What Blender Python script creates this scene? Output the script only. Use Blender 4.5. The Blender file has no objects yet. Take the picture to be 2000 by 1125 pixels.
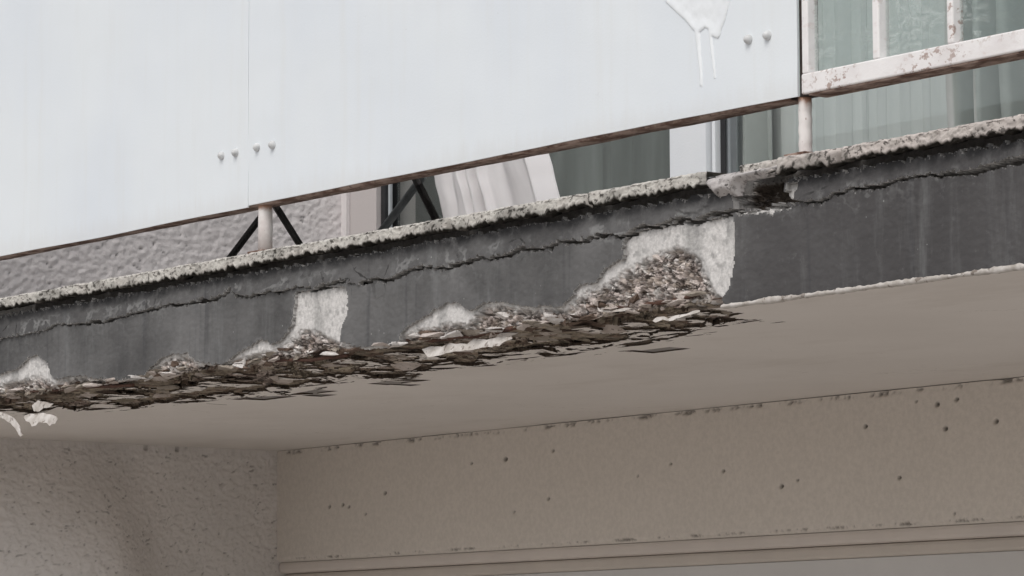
import bpy, bmesh, math, random
import numpy as np
from mathutils import Vector, Matrix
R = math.radians
random.seed(4)
scene = bpy.context.scene
COL = scene.collection

# ------------------------------------------------------------------ camera
FPX = 7000.0                                   # focal length in pixels of a 2000 px wide picture
YAW, PITCH, ROLL = R(37.6), R(6.51), R(-0.17)
fw = np.array([-math.cos(YAW)*math.cos(PITCH), math.sin(YAW)*math.cos(PITCH), math.sin(PITCH)])
r0 = np.cross(fw, [0, 0, 1]); r0 /= np.linalg.norm(r0); u0 = np.cross(r0, fw)
rt = math.cos(ROLL)*r0 + math.sin(ROLL)*u0
up = -math.sin(ROLL)*r0 + math.cos(ROLL)*u0
CAM = np.array([7.8718, -6.0621, 1.65])        # eye height above the ground
cam_d = bpy.data.cameras.new('camera'); cam_o = bpy.data.objects.new('camera', cam_d); COL.objects.link(cam_o)
cam_d.sensor_width = 36.0; cam_d.lens = 36.0*FPX/2000.0; cam_d.clip_end = 3000; cam_d.clip_start = 0.05
cam_o.matrix_world = Matrix(((rt[0], up[0], -fw[0], CAM[0]), (rt[1], up[1], -fw[1], CAM[1]),
                             (rt[2], up[2], -fw[2], CAM[2]), (0, 0, 0, 1)))
scene.camera = cam_o

# ------------------------------------------------------------------ sky, sun, exposure
SUN_EL, SUN_AZ = R(54), R(158)                 # azimuth: compass style, from +Y towards +X
world = bpy.data.worlds.new('World'); scene.world = world; world.use_nodes = True
wn = world.node_tree.nodes; wl = world.node_tree.links
sky = wn.new('ShaderNodeTexSky'); sky.sky_type = 'NISHITA'; sky.sun_disc = False
sky.sun_elevation = SUN_EL; sky.sun_rotation = SUN_AZ; sky.air_density = 1.0; sky.dust_density = 4.0; sky.ozone_density = 1.0
hs = wn.new('ShaderNodeHueSaturation'); hs.inputs['Saturation'].default_value = 0.32
wl.new(sky.outputs[0], hs.inputs['Color']); wl.new(hs.outputs[0], wn['Background'].inputs[0])
wn['Background'].inputs[1].default_value = 0.14
sd = bpy.data.lights.new('sun', 'SUN'); sd.energy = 1.0; sd.angle = R(30); sd.color = (1.0, 0.97, 0.93)
so = bpy.data.objects.new('sun', sd); COL.objects.link(so)
sdir = Vector((math.sin(SUN_AZ)*math.cos(SUN_EL), math.cos(SUN_AZ)*math.cos(SUN_EL), math.sin(SUN_EL)))
so.rotation_euler = sdir.to_track_quat('Z', 'Y').to_euler(); so.location = (0, -8, 12)
vs = scene.view_settings
scene.display_settings.display_device = 'sRGB'
vs.view_transform = 'Standard'; vs.look = 'None'; vs.exposure = 0.0; vs.gamma = 1.0; vs.use_curve_mapping = False

# ------------------------------------------------------------------ measuring helpers: where a sight line meets a real plane
def ray(x, y): return fw*FPX + rt*(x-1000.0) - up*(y-562.5)
def on_y(x, y, Y): d = ray(x, y); return CAM + d*((Y-CAM[1])/d[1])
def on_z(x, y, Z): d = ray(x, y); return CAM + d*((Z-CAM[2])/d[2])
def on_x(x, y, X): d = ray(x, y); return CAM + d*((X-CAM[0])/d[0])

# main dimensions (metres)
ZS, ZT = 2.652, 3.010          # slab underside, slab top
H = ZT-ZS
XW = -4.31                     # face of the side walls
YB = 2.105                     # face of the beam below
YF = 2.44                      # face of the upper facade
ZP = 3.165                     # lower edge of the railing panels
XR = 4.2                       # right end of what is built

# ------------------------------------------------------------------ numpy noise
_rng = np.random.default_rng(11)
_perm = np.concatenate([_rng.permutation(256)]*3)
_ang = _rng.random(256)*2*np.pi
_rnd = _rng.random((256, 3))
def perlin(x, y):
    xi = np.floor(x).astype(int); yi = np.floor(y).astype(int); xf = x-xi; yf = y-yi
    xi &= 255; yi &= 255
    s = xf*xf*xf*(xf*(xf*6-15)+10); t = yf*yf*yf*(yf*(yf*6-15)+10)
    def g(a, b, dx, dy):
        h = _ang[_perm[_perm[a & 255]+(b & 255)]]
        return np.cos(h)*dx+np.sin(h)*dy
    n00 = g(xi, yi, xf, yf); n10 = g(xi+1, yi, xf-1, yf); n01 = g(xi, yi+1, xf, yf-1); n11 = g(xi+1, yi+1, xf-1, yf-1)
    return ((n00*(1-s)+n10*s)*(1-t)+(n01*(1-s)+n11*s)*t)*1.5
def fbm(x, y, o=4, gain=.5):
    a = 1.0; s = np.zeros_like(x); k = 0
    for i in range(o):
        s = s+a*perlin(x*2**i+17.3*i, y*2**i-9.1*i); k += a; a *= gain
    return s/k*1.6
def worley(x, y):
    xi = np.floor(x).astype(int); yi = np.floor(y).astype(int)
    f1 = np.full(x.shape, 9.0); f2 = np.full(x.shape, 9.0); idv = np.zeros(x.shape); idw = np.zeros(x.shape)
    for dx in (-1, 0, 1):
        for dy in (-1, 0, 1):
            h = _perm[_perm[(xi+dx) & 255]+((yi+dy) & 255)]
            px = xi+dx+_rnd[h, 0]; py = yi+dy+_rnd[h, 1]
            d = np.hypot(px-x, py-y)
            closer = d < f1
            f2 = np.where(closer, f1, np.minimum(f2, d)); idv = np.where(closer, _rnd[h, 2], idv); idw = np.where(closer, _rnd[h, 0], idw)
            f1 = np.where(closer, d, f1)
    return f1, f2, idv, idw
def sstep(a, b, x): t = np.clip((x-a)/(b-a), 0, 1); return t*t*(3-2*t)
def seg_dist(x, y, pts, closed=False):
    d = np.full(x.shape, 1e9); P = list(pts)
    if closed: P = P+[P[0]]
    for (ax, ay), (bx, by) in zip(P[:-1], P[1:]):
        vx, vy = bx-ax, by-ay; L = vx*vx+vy*vy+1e-12
        k = np.clip(((x-ax)*vx+(y-ay)*vy)/L, 0, 1)
        d = np.minimum(d, np.hypot(x-ax-k*vx, y-ay-k*vy))
    return d
def in_poly(x, y, pts):
    c = np.zeros(x.shape, bool); n = len(pts)
    for i in range(n):
        x1, y1 = pts[i]; x2, y2 = pts[(i+1) % n]
        if y1 == y2: continue
        m = ((y1 > y) != (y2 > y)) & (x < (x2-x1)*(y-y1)/(y2-y1)+x1)
        c ^= m
    return c

# ------------------------------------------------------------------ mesh helpers
def put(name, me, mats, parent=None, smooth=False):
    o = bpy.data.objects.new(name, me); COL.objects.link(o)
    for m in (mats if isinstance(mats, (list, tuple)) else [mats]): me.materials.append(m)
    if smooth: me.polygons.foreach_set('use_smooth', [True]*len(me.polygons))
    if parent is not None:
        o.parent = parent
        if parent.type == 'EMPTY': o.matrix_parent_inverse = Matrix.Translation(-parent.location)
    return o
def thing(name, loc, label, cat, group=None):
    o = bpy.data.objects.new(name, None); COL.objects.link(o); o.location = loc; o.empty_display_size = .1
    o['label'] = label; o['category'] = cat
    if group: o['group'] = group
    return o
def tag(o, label, cat, group=None):
    o['label'] = label; o['category'] = cat
    if group: o['group'] = group
    return o
def np_mesh(name, V, F, mi=None, cols=None, attrs=None):
    me = bpy.data.meshes.new(name); V = np.asarray(V, np.float32); F = np.asarray(F, np.int32)
    me.vertices.add(len(V)); me.vertices.foreach_set('co', V.ravel())
    k = F.shape[1]
    me.loops.add(F.size); me.loops.foreach_set('vertex_index', F.ravel())
    me.polygons.add(len(F)); me.polygons.foreach_set('loop_start', np.arange(len(F), dtype=np.int32)*k)
    me.polygons.foreach_set('loop_total', np.full(len(F), k, np.int32))
    if mi is not None: me.polygons.foreach_set('material_index', np.asarray(mi, np.int32))
    me.update(calc_edges=True)
    if cols is not None:
        a = me.color_attributes.new('Col', 'FLOAT_COLOR', 'POINT')
        a.data.foreach_set('color', np.concatenate([cols, np.ones((len(cols), 1))], 1).astype(np.float32).ravel())
    for n, v in (attrs or {}).items():
        a = me.attributes.new(n, 'FLOAT', 'POINT'); a.data.foreach_set('value', np.asarray(v, np.float32).ravel())
    return me
def grid_faces(nu, nt):
    i = np.arange(nu*nt).reshape(nu, nt)
    return np.stack([i[:-1, :-1], i[1:, :-1], i[1:, 1:], i[:-1, 1:]], -1)       # (nu-1, nt-1, 4)
def sheet(name, P, back, keep, cols=None, attrs=None, flip=False):
    """front sheet of the kept cells + rims down to the back positions. material 0 front, 1 rim"""
    nu, nt = P.shape[:2]; Fg = grid_faces(nu, nt); n = nu*nt
    front = Fg[keep]
    rims = []
    kp = np.pad(keep, 1)
    for (da, db, a, b) in ((0, -1, 0, 1), (1, 0, 1, 2), (0, 1, 2, 3), (-1, 0, 3, 0)):
        nb = kp[1+da:1+da+nu-1, 1+db:1+db+nt-1]
        m = keep & ~nb
        q = Fg[m]; rims.append(np.stack([q[:, b]+2*n, q[:, a]+2*n, q[:, a]+n, q[:, b]+n], -1))
    rims = np.concatenate(rims)
    F = np.concatenate([front, rims]); mi = np.concatenate([np.zeros(len(front)), np.ones(len(rims))]).astype(int)
    if flip: F = F[:, ::-1]
    V = np.concatenate([P.reshape(-1, 3), back.reshape(-1, 3), P.reshape(-1, 3)])
    used = np.unique(F); remap = np.full(3*n, -1); remap[used] = np.arange(len(used))
    d = lambda v: np.concatenate([v.reshape(n, -1)]*3)[used]
    me = np_mesh(name, V[used], remap[F], mi, d(cols) if cols is not None else None,
                 {k: d(v)[:, 0] for k, v in (attrs or {}).items()})
    sm = np.zeros(len(F), bool); sm[:len(front)] = True
    me.polygons.foreach_set('use_smooth', sm)
    return me
def grid_mesh(name, P, cols=None, attrs=None, flip=False):
    nu, nt = P.shape[:2]; F = grid_faces(nu, nt).reshape(-1, 4)
    if flip: F = F[:, ::-1]
    me = np_mesh(name, P.reshape(-1, 3), F, None, None if cols is None else cols.reshape(-1, 3), {k: v.ravel() for k, v in (attrs or {}).items()})
    me.polygons.foreach_set('use_smooth', [True]*len(F))
    return me
def bm_mesh(bm, name):
    bmesh.ops.recalc_face_normals(bm, faces=bm.faces)
    me = bpy.data.meshes.new(name); bm.to_mesh(me); bm.free(); return me
def box(bm, x0, x1, y0, y1, z0, z1, bev=0.0, seg=2):
    m = bmesh.ops.create_cube(bm, size=1.0)['verts']
    for v in m: v.co = Vector(((x0+x1)/2+v.co.x*(x1-x0), (y0+y1)/2+v.co.y*(y1-y0), (z0+z1)/2+v.co.z*(z1-z0)))
    if bev > 0:
        es = list({e for v in m for e in v.link_edges})
        bmesh.ops.bevel(bm, geom=es, offset=bev, segments=seg, affect='EDGES', profile=.5)
def add_box(name, x0, x1, y0, y1, z0, z1, mat, parent=None, bev=0.0):
    bm = bmesh.new(); box(bm, x0, x1, y0, y1, z0, z1, bev); return put(name, bm_mesh(bm, name), mat, parent)
def tube_bm(bm, pts, rad, n=12, caps=True):
    pts = [Vector(p) for p in pts]; rads = rad if isinstance(rad, (list, tuple)) else [rad]*len(pts); rings = []
    for i, p in enumerate(pts):
        t = (pts[min(i+1, len(pts)-1)]-pts[max(i-1, 0)]).normalized()
        a = t.orthogonal().normalized() if i == 0 else (prev - t*prev.dot(t)).normalized()
        prev = a; b = t.cross(a)
        rings.append([bm.verts.new(p+rads[i]*(math.cos(2*math.pi*k/n)*a+math.sin(2*math.pi*k/n)*b)) for k in range(n)])
    for A, B in zip(rings[:-1], rings[1:]):
        for k in range(n): bm.faces.new((A[k], A[(k+1) % n], B[(k+1) % n], B[k])).smooth = True
    if caps: bm.faces.new(rings[0]); bm.faces.new(rings[-1])
def add_tube(name, pts, rad, mat, parent, n=12):
    bm = bmesh.new(); tube_bm(bm, pts, rad, n); return put(name, bm_mesh(bm, name), mat, parent)

# ------------------------------------------------------------------ materials
class NT:
    def __init__(s, name):
        s.m = bpy.data.materials.new(name); s.m.use_nodes = True; s.t = s.m.node_tree; s.b = s.t.nodes['Principled BSDF']
        s.co = s.n('ShaderNodeTexCoord').outputs['Object']
    def n(s, k, **kw):
        o = s.t.nodes.new(k)
        for a, v in kw.items(): setattr(o, a, v)
        return o
    def link(s, a, b): s.t.links.new(a, b)
    def noise(s, scale, detail=4, rough=.55, stretch=None, dist=0.0):
        o = s.n('ShaderNodeTexNoise'); o.inputs['Scale'].default_value = scale; o.inputs['Detail'].default_value = detail
        o.inputs['Roughness'].default_value = rough; o.inputs['Distortion'].default_value = dist
        s.link(s.mapped(stretch), o.inputs['Vector']); return o.outputs['Fac']
    def mapped(s, stretch):
        if stretch is None: return s.co
        m = s.n('ShaderNodeMapping'); m.inputs['Scale'].default_value = stretch; s.link(s.co, m.inputs['Vector']); return m.outputs[0]
    def voro(s, scale, feature='F1', stretch=None, rnd=1.0):
        o = s.n('ShaderNodeTexVoronoi', feature=feature); o.inputs['Scale'].default_value = scale; o.inputs['Randomness'].default_value = rnd
        s.link(s.mapped(stretch), o.inputs['Vector']); return o.outputs['Distance']
    def ramp(s, f, lo, hi, a=0.0, b=1.0):
        o = s.n('ShaderNodeMapRange', interpolation_type='SMOOTHSTEP'); o.inputs[1].default_value = lo; o.inputs[2].default_value = hi
        o.inputs[3].default_value = a; o.inputs[4].default_value = b; s.link(f, o.inputs[0]); return o.outputs[0]
    def math(s, op, a, b=None):
        o = s.n('ShaderNodeMath', operation=op)
        for i, v in enumerate((a, b)):
            if v is None: continue
            if isinstance(v, (int, float)): o.inputs[i].default_value = v
            else: s.link(v, o.inputs[i])
        return o.outputs[0]
    def mix(s, f, a, b, mode='MIX'):
        o = s.n('ShaderNodeMix', data_type='RGBA', blend_type=mode)
        for i, v in ((0, f), (6, a), (7, b)):
            if isinstance(v, (int, float)): o.inputs[i].default_value = v
            elif isinstance(v, tuple): o.inputs[i].default_value = (*v, 1)
            else: s.link(v, o.inputs[i])
        return o.outputs[2]
    def attr(s, name, out='Fac'):
        o = s.n('ShaderNodeAttribute', attribute_name=name); return o.outputs[out]
    def bump(s, h, strength=.5, dist=.003):
        o = s.n('ShaderNodeBump'); o.inputs['Strength'].default_value = strength; o.inputs['Distance'].default_value = dist
        s.link(h, o.inputs['Height'])
        if s.b.inputs['Normal'].is_linked: s.link(s.b.inputs['Normal'].links[0].from_socket, o.inputs['Normal'])
        s.link(o.outputs[0], s.b.inputs['Normal'])
    def done(s, col, rough=.8, metal=0.0, spec=.3):
        if isinstance(col, tuple): s.b.inputs['Base Color'].default_value = (*col, 1)
        else: s.link(col, s.b.inputs['Base Color'])
        if isinstance(rough, float): s.b.inputs['Roughness'].default_value = rough
        else: s.link(rough, s.b.inputs['Roughness'])
        s.b.inputs['Metallic'].default_value = metal; s.b.inputs['Specular IOR Level'].default_value = spec
        return s.m
M = {}
def m_panel():
    t = NT('panel_paint')
    big = t.ramp(t.noise(1.6, 3, .5, (1, 1, .6)), .35, .7)
    c = t.mix(big, (.755, .795, .822), (.715, .76, .805))
    st = t.ramp(t.noise(5, 5, .65, (3, 1, .2)), .48, .85, 0, .55)
    c = t.mix(st, c, (.70, .72, .72))
    sep = t.n('ShaderNodeSeparateXYZ'); t.link(t.co, sep.inputs[0])
    low = t.ramp(t.math('ADD', sep.outputs[2], t.math('MULTIPLY', t.noise(11, 5, .65, (3, 1, .5)), -.10)), ZP-.06, ZP+.02, .22, 0)
    c = t.mix(low, c, (.56, .535, .50))
    sp = t.ramp(t.noise(60, 3, .6), .72, .78)
    c = t.mix(t.math('MULTIPLY', sp, .5), c, (.42, .41, .39))
    sc = t.ramp(t.noise(11, 6, .7, (1, 1, .7), .5), .66, .74, 0, .16); c = t.mix(sc, c, (.55, .56, .56))
    t.bump(t.noise(130, 3, .6), .18, .002); t.bump(t.noise(3.0, 2), .25, .02)
    return t.done(c, .5, 0, .35)
def m_railwhite():
    t = NT('chipped_white_paint')
    w = t.mix(t.ramp(t.noise(9, 4), .35, .7), (.82, .805, .80), (.73, .70, .695))
    chips = t.ramp(t.noise(34, 5, .65, (1, 1, 1.4)), .53, .58)
    area = t.ramp(t.noise(5, 3), .40, .58)
    c = t.mix(t.math('MULTIPLY', t.math('MULTIPLY', chips, area), .75), w, (.30, .19, .15))
    g = t.ramp(t.noise(18, 4, .6, (1, 1, 2)), .58, .75, 0, .5)
    c = t.mix(g, c, (.58, .47, .44))
    t.bump(t.noise(60, 4), .35, .003)
    return t.done(c, .55)
def m_rustrail():
    t = NT('rusted_steel')
    n = t.noise(14, 5, .65, (1, 2, 2))
    c = t.mix(t.ramp(n, .38, .62), (.13, .075, .055), (.36, .27, .23))
    c = t.mix(t.ramp(t.noise(50, 3), .6, .7, 0, .8), c, (.055, .03, .025))
    t.bump(t.noise(80, 4), .5, .003); return t.done(c, .85)
def m_post():
    t = NT('post_paint')
    sep = t.n('ShaderNodeSeparateXYZ'); t.link(t.co, sep.inputs[0])
    w = t.mix(t.ramp(t.noise(20, 4), .4, .7), (.74, .71, .69), (.60, .55, .53))
    hi = t.ramp(t.math('ADD', sep.outputs[2], t.math('MULTIPLY', t.noise(30, 4), .06)), 3.165, 3.19)
    c = t.mix(t.math('MULTIPLY', hi, .9), w, (.33, .16, .09))
    chips = t.ramp(t.noise(70, 4, .6, (1, 1, .5)), .66, .70)
    c = t.mix(t.math('MULTIPLY', chips, .8), c, (.20, .10, .07))
    t.bump(t.noise(50, 4), .3, .003); return t.done(c, .55)
def m_coat():
    t = NT('dark_grey_fascia_coat')
    base = t.mix(t.ramp(t.noise(2.2, 5, .6), .3, .7), (.072, .071, .071), (.165, .163, .162))
    patch = t.ramp(t.noise(5, 6, .7, (.8, 1, 1.4)), .5, .66, 0, .5); base = t.mix(patch, base, (.115, .112, .11)); rgt = t.attr('tone'); base = t.mix(rgt, base, (.066, .063, .064))
    streak = t.ramp(t.noise(4, 5, .65, (3, 1, .4)), .50, .78, 0, .50)
    c = t.mix(streak, base, (.23, .235, .235))
    streak2 = t.ramp(t.noise(5, 4, .6, (5, 1, .25), .4), .55, .8, 0, .6)
    c = t.mix(streak2, c, (.05, .05, .055))
    blot = t.ramp(t.noise(26, 6, .7), .56, .75, 0, .35); c = t.mix(blot, c, (.20, .20, .20))
    # pale lime lines creeping out of the crack
    def contour(sc, lv, w, st):
        n_ = t.noise(sc, 4, .58, st); return t.ramp(t.math('ABSOLUTE', t.math('SUBTRACT', n_, lv)), w*.25, w, 1, 0)
    lines = t.math('MAXIMUM', contour(5.5, .52, .030, (1, 1, 1.3)), t.math('MULTIPLY', t.ramp(t.noise(15, 6, .72), .50, .64), .75))
    gate = t.ramp(t.noise(4, 4, .7), .40, .60)
    near = t.attr('lime')
    lime = t.math('MULTIPLY', t.math('MULTIPLY', lines, gate), near)
    halo = t.math('MULTIPLY', t.ramp(t.noise(30, 5, .7), .50, .62), t.math('MULTIPLY', t.attr('edge'), .6))
    c = t.mix(t.math('MULTIPLY', t.math('MAXIMUM', lime, halo), .60), c, (.27, .272, .268))
    hair = t.ramp(t.math('ADD', t.voro(8, 'DISTANCE_TO_EDGE', (1, 1, 1.2)), t.math('MULTIPLY', t.math('SUBTRACT', t.noise(20, 5, .7), .5), .22)), .004, .022, 1, 0)
    hg = t.math('MULTIPLY', t.ramp(t.noise(3.3, 3, .6), .50, .58), near)
    c = t.mix(t.math('MULTIPLY', t.math('MULTIPLY', hair, hg), .85), c, (.028, .027, .027))
    mould_shade = t.math('MULTIPLY', t.attr('mould_shade'), t.ramp(t.noise(16, 5, .7), .3, .55))
    c = t.mix(mould_shade, c, (.022, .022, .023))
    dots = t.ramp(t.voro(34), .06, .10, 1, 0); dg = t.ramp(t.noise(4, 2), .55, .6)
    c = t.mix(t.math('MULTIPLY', t.math('MULTIPLY', dots, dg), .6), c, (.42, .42, .41))
    t.bump(t.noise(38, 6, .7), .5, .004); t.bump(t.noise(160, 3), .2, .002)
    return t.done(c, .9, 0, .2)
def m_attr(name, nscale=90, amt=.25, bumpd=.003, rough=.95):
    t = NT(name); a = t.attr('Col', 'Color')
    k = t.ramp(t.noise(nscale, 5, .7), .3, .7, 1-amt, 1+amt)
    v = t.n('ShaderNodeCombineXYZ')
    for i in range(3): t.link(k, v.inputs[i])
    c = t.mix(1.0, a, v.outputs[0], 'MULTIPLY')
    t.bump(t.noise(nscale*1.4, 5, .7), .8, bumpd); return t.done(c, rough, 0, .15)
def m_lip():
    t = NT('mortar_lip'); a = t.attr('Col', 'Color')
    sp = t.ramp(t.noise(75, 4, .6, (.8, 1, 1)), .555, .62); area = t.ramp(t.noise(6, 3, .6), .36, .56, .25, 1)
    c = t.mix(t.math('MULTIPLY', t.math('MULTIPLY', sp, area), .85), a, (.055, .05, .045))
    c = t.mix(t.ramp(t.noise(25, 4, .6), .55, .7, 0, .4), c, (.33, .31, .28))
    t.bump(t.noise(95, 5, .7), .7, .004); return t.done(c, .95, 0, .12)
def m_core():
    t = NT('broken_concrete'); a = t.attr('Col', 'Color'); rg = t.attr('rough')
    lay = t.noise(22, 6, .68, (.55, .8, 2.2), .6); gr = t.noise(90, 5, .7)
    k = t.math('MULTIPLY', t.ramp(lay, .28, .72, .70, 1.4), t.ramp(gr, .3, .7, .75, 1.25))
    k = t.math('ADD', t.math('MULTIPLY', k, rg), t.math('MULTIPLY', t.ramp(gr, .3, .7, .8, 1.15), t.math('SUBTRACT', 1.0, rg)))
    v = t.n('ShaderNodeCombineXYZ')
    for i in range(3): t.link(k, v.inputs[i])
    c = t.mix(1.0, a, v.outputs[0], 'MULTIPLY')
    seam = t.ramp(t.math('ABSOLUTE', t.math('SUBTRACT', t.noise(15, 5, .62, (.5, .7, 2.0), .8), .5)), .004, .018, 1, 0)
    seam2 = t.ramp(t.noise(40, 4, .65, (.8, .8, 1.2)), .60, .65)
    sm_ = t.math('MULTIPLY', t.math('MULTIPLY', t.math('MAXIMUM', seam, seam2), rg), .70)
    c = t.mix(sm_, c, (.035, .022, .018))
    pale = t.math('MULTIPLY', t.math('MULTIPLY', t.ramp(t.noise(20, 5, .7, (.6, .8, 1.8)), .60, .66), rg), .6)
    c = t.mix(pale, c, (.56, .52, .49))
    hgt = t.math('SUBTRACT', t.math('ADD', lay, t.math('MULTIPLY', gr, .35)), t.math('MULTIPLY', t.math('MAXIMUM', seam, seam2), .7))
    t.bump(t.math('MULTIPLY', hgt, rg), .9, .012); t.bump(t.noise(110, 5, .7), .6, .003); return t.done(c, .95, 0, .12)
def m_plain(name, a, b, scale=3.0, rough=.85, bs=120, bd=.002, stretch=None, spots=None):
    t = NT(name); c = t.mix(t.ramp(t.noise(scale, 5, .6, stretch), .3, .7), a, b)
    if spots:
        c = t.mix(t.math('MULTIPLY', t.ramp(t.noise(spots[0], 4, .6), spots[1], spots[1]+.05), spots[2]), c, spots[3])
    t.bump(t.noise(bs, 4, .65), .4, bd); return t.done(c, rough, 0, .25)
def m_stucco(name, a, b):
    t = NT(name); at = t.attr('pit')
    c = t.mix(t.ramp(t.noise(2.5, 4), .3, .7), a, b)
    c = t.mix(t.math('MULTIPLY', t.ramp(t.noise(45, 4, .6), .62, .72), .35), c, tuple(x*.45 for x in a))
    c = t.mix(at, c, (.05, .042, .036))
    t.bump(t.noise(75, 4, .6), .5, .004); return t.done(c, .95, 0, .12)
def m_glass(name, tint, gloss, wav=0.0):
    t = NT(name); t.t.nodes.remove(t.b); out = t.t.nodes['Material Output']
    tr = t.n('ShaderNodeBsdfTransparent'); tr.inputs[0].default_value = (*tint, 1)
    gl = t.n('ShaderNodeBsdfGlossy'); gl.inputs['Roughness'].default_value = .03; gl.inputs[0].default_value = (.9, .95, .93, 1)
    geo = t.n('ShaderNodeNewGeometry'); dp = t.n('ShaderNodeVectorMath', operation='DOT_PRODUCT'); t.link(geo.outputs['Incoming'], dp.inputs[0])
    t.link(geo.outputs['Normal'], dp.inputs[1])
    k5 = t.math('POWER', t.math('SUBTRACT', 1.0, t.math('ABSOLUTE', dp.outputs['Value'])), 5.0)
    fac_ = t.math('ADD', t.math('MULTIPLY', k5, 1.0-gloss), gloss)
    if wav:
        bp = t.n('ShaderNodeBump'); bp.inputs['Strength'].default_value = .6; bp.inputs['Distance'].default_value = wav
        t.link(t.noise(16, 5, .65, (1, 1, 2.2), 1.2), bp.inputs['Height']); t.link(bp.outputs[0], gl.inputs['Normal']); t.link(bp.outputs[0], dp.inputs[1])
    mx = t.n('ShaderNodeMixShader'); t.link(fac_, mx.inputs[0]); t.link(tr.outputs[0], mx.inputs[1]); t.link(gl.outputs[0], mx.inputs[2])
    last = mx.outputs[0]
    if wav:                                                         # leafy reflections painted as pale diffuse streaks
        df = t.n('ShaderNodeBsdfDiffuse'); df.inputs[0].default_value = (.7, .74, .73, 1)
        sm = t.ramp(t.math('ABSOLUTE', t.math('SUBTRACT', t.noise(9, 5, .65, (1, 1, 1.9), 1.4), .5)), .002, .035, .20, 0)
        sm = t.math('MULTIPLY', sm, t.ramp(t.noise(4, 2), .42, .6)); m2 = t.n('ShaderNodeMixShader')
        t.link(sm, m2.inputs[0]); t.link(last, m2.inputs[1]); t.link(df.outputs[0], m2.inputs[2]); last = m2.outputs[0]
    t.link(last, out.inputs['Surface']); return t.m
def m_cloth(name, a, b, scale=6, trans=.0, stretch=None):
    t = NT(name); c = t.mix(t.ramp(t.noise(scale, 4, .6, stretch), .3, .7), a, b); t.bump(t.noise(250, 2), .2, .001)
    return t.done(c, .95, 0, .1)
M['panel'] = m_panel(); M['white'] = m_railwhite(); M['rust'] = m_rustrail(); M['post'] = m_post(); M['coat'] = m_coat()
M['core'] = m_core(); M['lip'] = m_lip(); M['beam'] = m_attr('beam_paint', 60, .06, .001, .8)
M['rim'] = m_plain('coat_edge', (.30, .295, .285), (.48, .47, .46), 30)
M['flake'] = m_plain('flaked_paint', (.60, .57, .54), (.38, .345, .31), 26, .9, 60, .0025, None, (45, .58, .7, (.14, .11, .09)))
M['soffit'] = m_plain('soffit_paint', (.69, .645, .605), (.65, .605, .57), 1.2, .85, 90, .0015, None, (30, .72, .25, (.33, .28, .24)))
def m_soffit():
    t = NT('soffit_paint'); c = t.mix(t.ramp(t.noise(1.2, 5, .6), .3, .7), (.73, .69, .65), (.68, .64, .60))
    c = t.mix(t.ramp(t.noise(3.2, 5, .65, (.5, 1, 1)), .52, .75, 0, .30), c, (.53, .48, .43))
    hl = t.ramp(t.math('ABSOLUTE', t.math('SUBTRACT', t.noise(1.7, 6, .6, (1, .6, 1), .3), .5)), .0006, .0022, .35, 0)
    c = t.mix(t.math('MULTIPLY', hl, t.ramp(t.noise(2.1, 2), .5, .6)), c, (.30, .26, .22))
    c = t.mix(t.ramp(t.noise(36, 4, .6), .70, .76, 0, .3), c, (.30, .25, .21))
    t.bump(t.noise(2.0, 3), .3, .02); t.bump(t.noise(70, 4), .3, .002); return t.done(c, .85, 0, .2)
M['soffit'] = m_soffit()
M['soffit_rim'] = m_plain('soffit_break', (.04, .03, .024), (.11, .085, .065), 25)
M['stucco'] = m_stucco('beige_stucco', (.70, .665, .64), (.63, .60, .575))
M['stucco_up'] = m_stucco('grey_stucco', (.72, .685, .68), (.66, .625, .62))
M['jamb'] = m_plain('jamb_paint', (.54, .50, .49), (.50, .465, .455), 4)
M['pier'] = m_plain('white_pier_paint', (.78, .80, .82), (.74, .765, .79), 3, .5)
M['alu'] = m_plain('aluminium_frame', (.42, .44, .46), (.36, .38, .40), 6, .4)
M['gasket'] = m_plain('black_gasket', (.02, .02, .022), (.03, .03, .032), 10, .6)
M['rack'] = m_plain('black_enamel', (.035, .033, .032), (.06, .055, .052), 12, .45)
M['rackgrey'] = m_plain('lit_enamel', (.19, .20, .20), (.25, .26, .26), 12, .5)  # lighter copy of the black enamel, paints the light on one leg
M['cloth'] = m_cloth('white_cotton', (.82, .80, .805), (.78, .76, .765))
M['curtain'] = m_cloth('sage_curtain', (.44, .455, .445), (.38, .395, .385))
M['sheer'] = m_cloth('pale_sheer', (.62, .63, .625), (.565, .58, .575), 5, 0, (6, 6, .3))
M['dkcurtain'] = m_cloth('dark_green_curtain', (.10, .11, .105), (.27, .285, .278), 1.8, 0, (2, 2, .2))
M['room'] = m_plain('room_paint', (.22, .24, .23), (.19, .21, .20), 3)
M['glass'] = m_glass('window_glass', (.945, .96, .953), .07)
M['film'] = m_glass('wavy_glass', (.95, .975, .965), .04, .012)
M['ground'] = m_plain('pale_paving', (.43, .40, .37), (.36, .335, .31), .8, .9, 20, .004)
M['wallgrey'] = m_plain('pale_wall_paint', (.64, .625, .61), (.61, .595, .58), 2)
M['trim'] = m_plain('beam_trim', (.66, .60, .55), (.62, .565, .52), 4)
M['trim_dk'] = m_plain('trim_board', (.60, .545, .49), (.56, .51, .46), 4)
M['paint'] = m_plain('white_gloss_paint', (.80, .83, .85), (.78, .81, .835), 8, .5, 40, .002)
M['bolt'] = m_plain('bolt_paint', (.66, .67, .675), (.50, .51, .51), 40, .45)
M['rebar'] = m_plain('rust_bar', (.06, .034, .027), (.12, .065, .048), 30, .95, 120, .004)
M['slit'] = m_plain('dark_slit', (.03, .024, .022), (.06, .045, .04), 30)
M['floor'] = m_plain('balcony_floor', (.30, .28, .26), (.24, .225, .21), 4)

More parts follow.
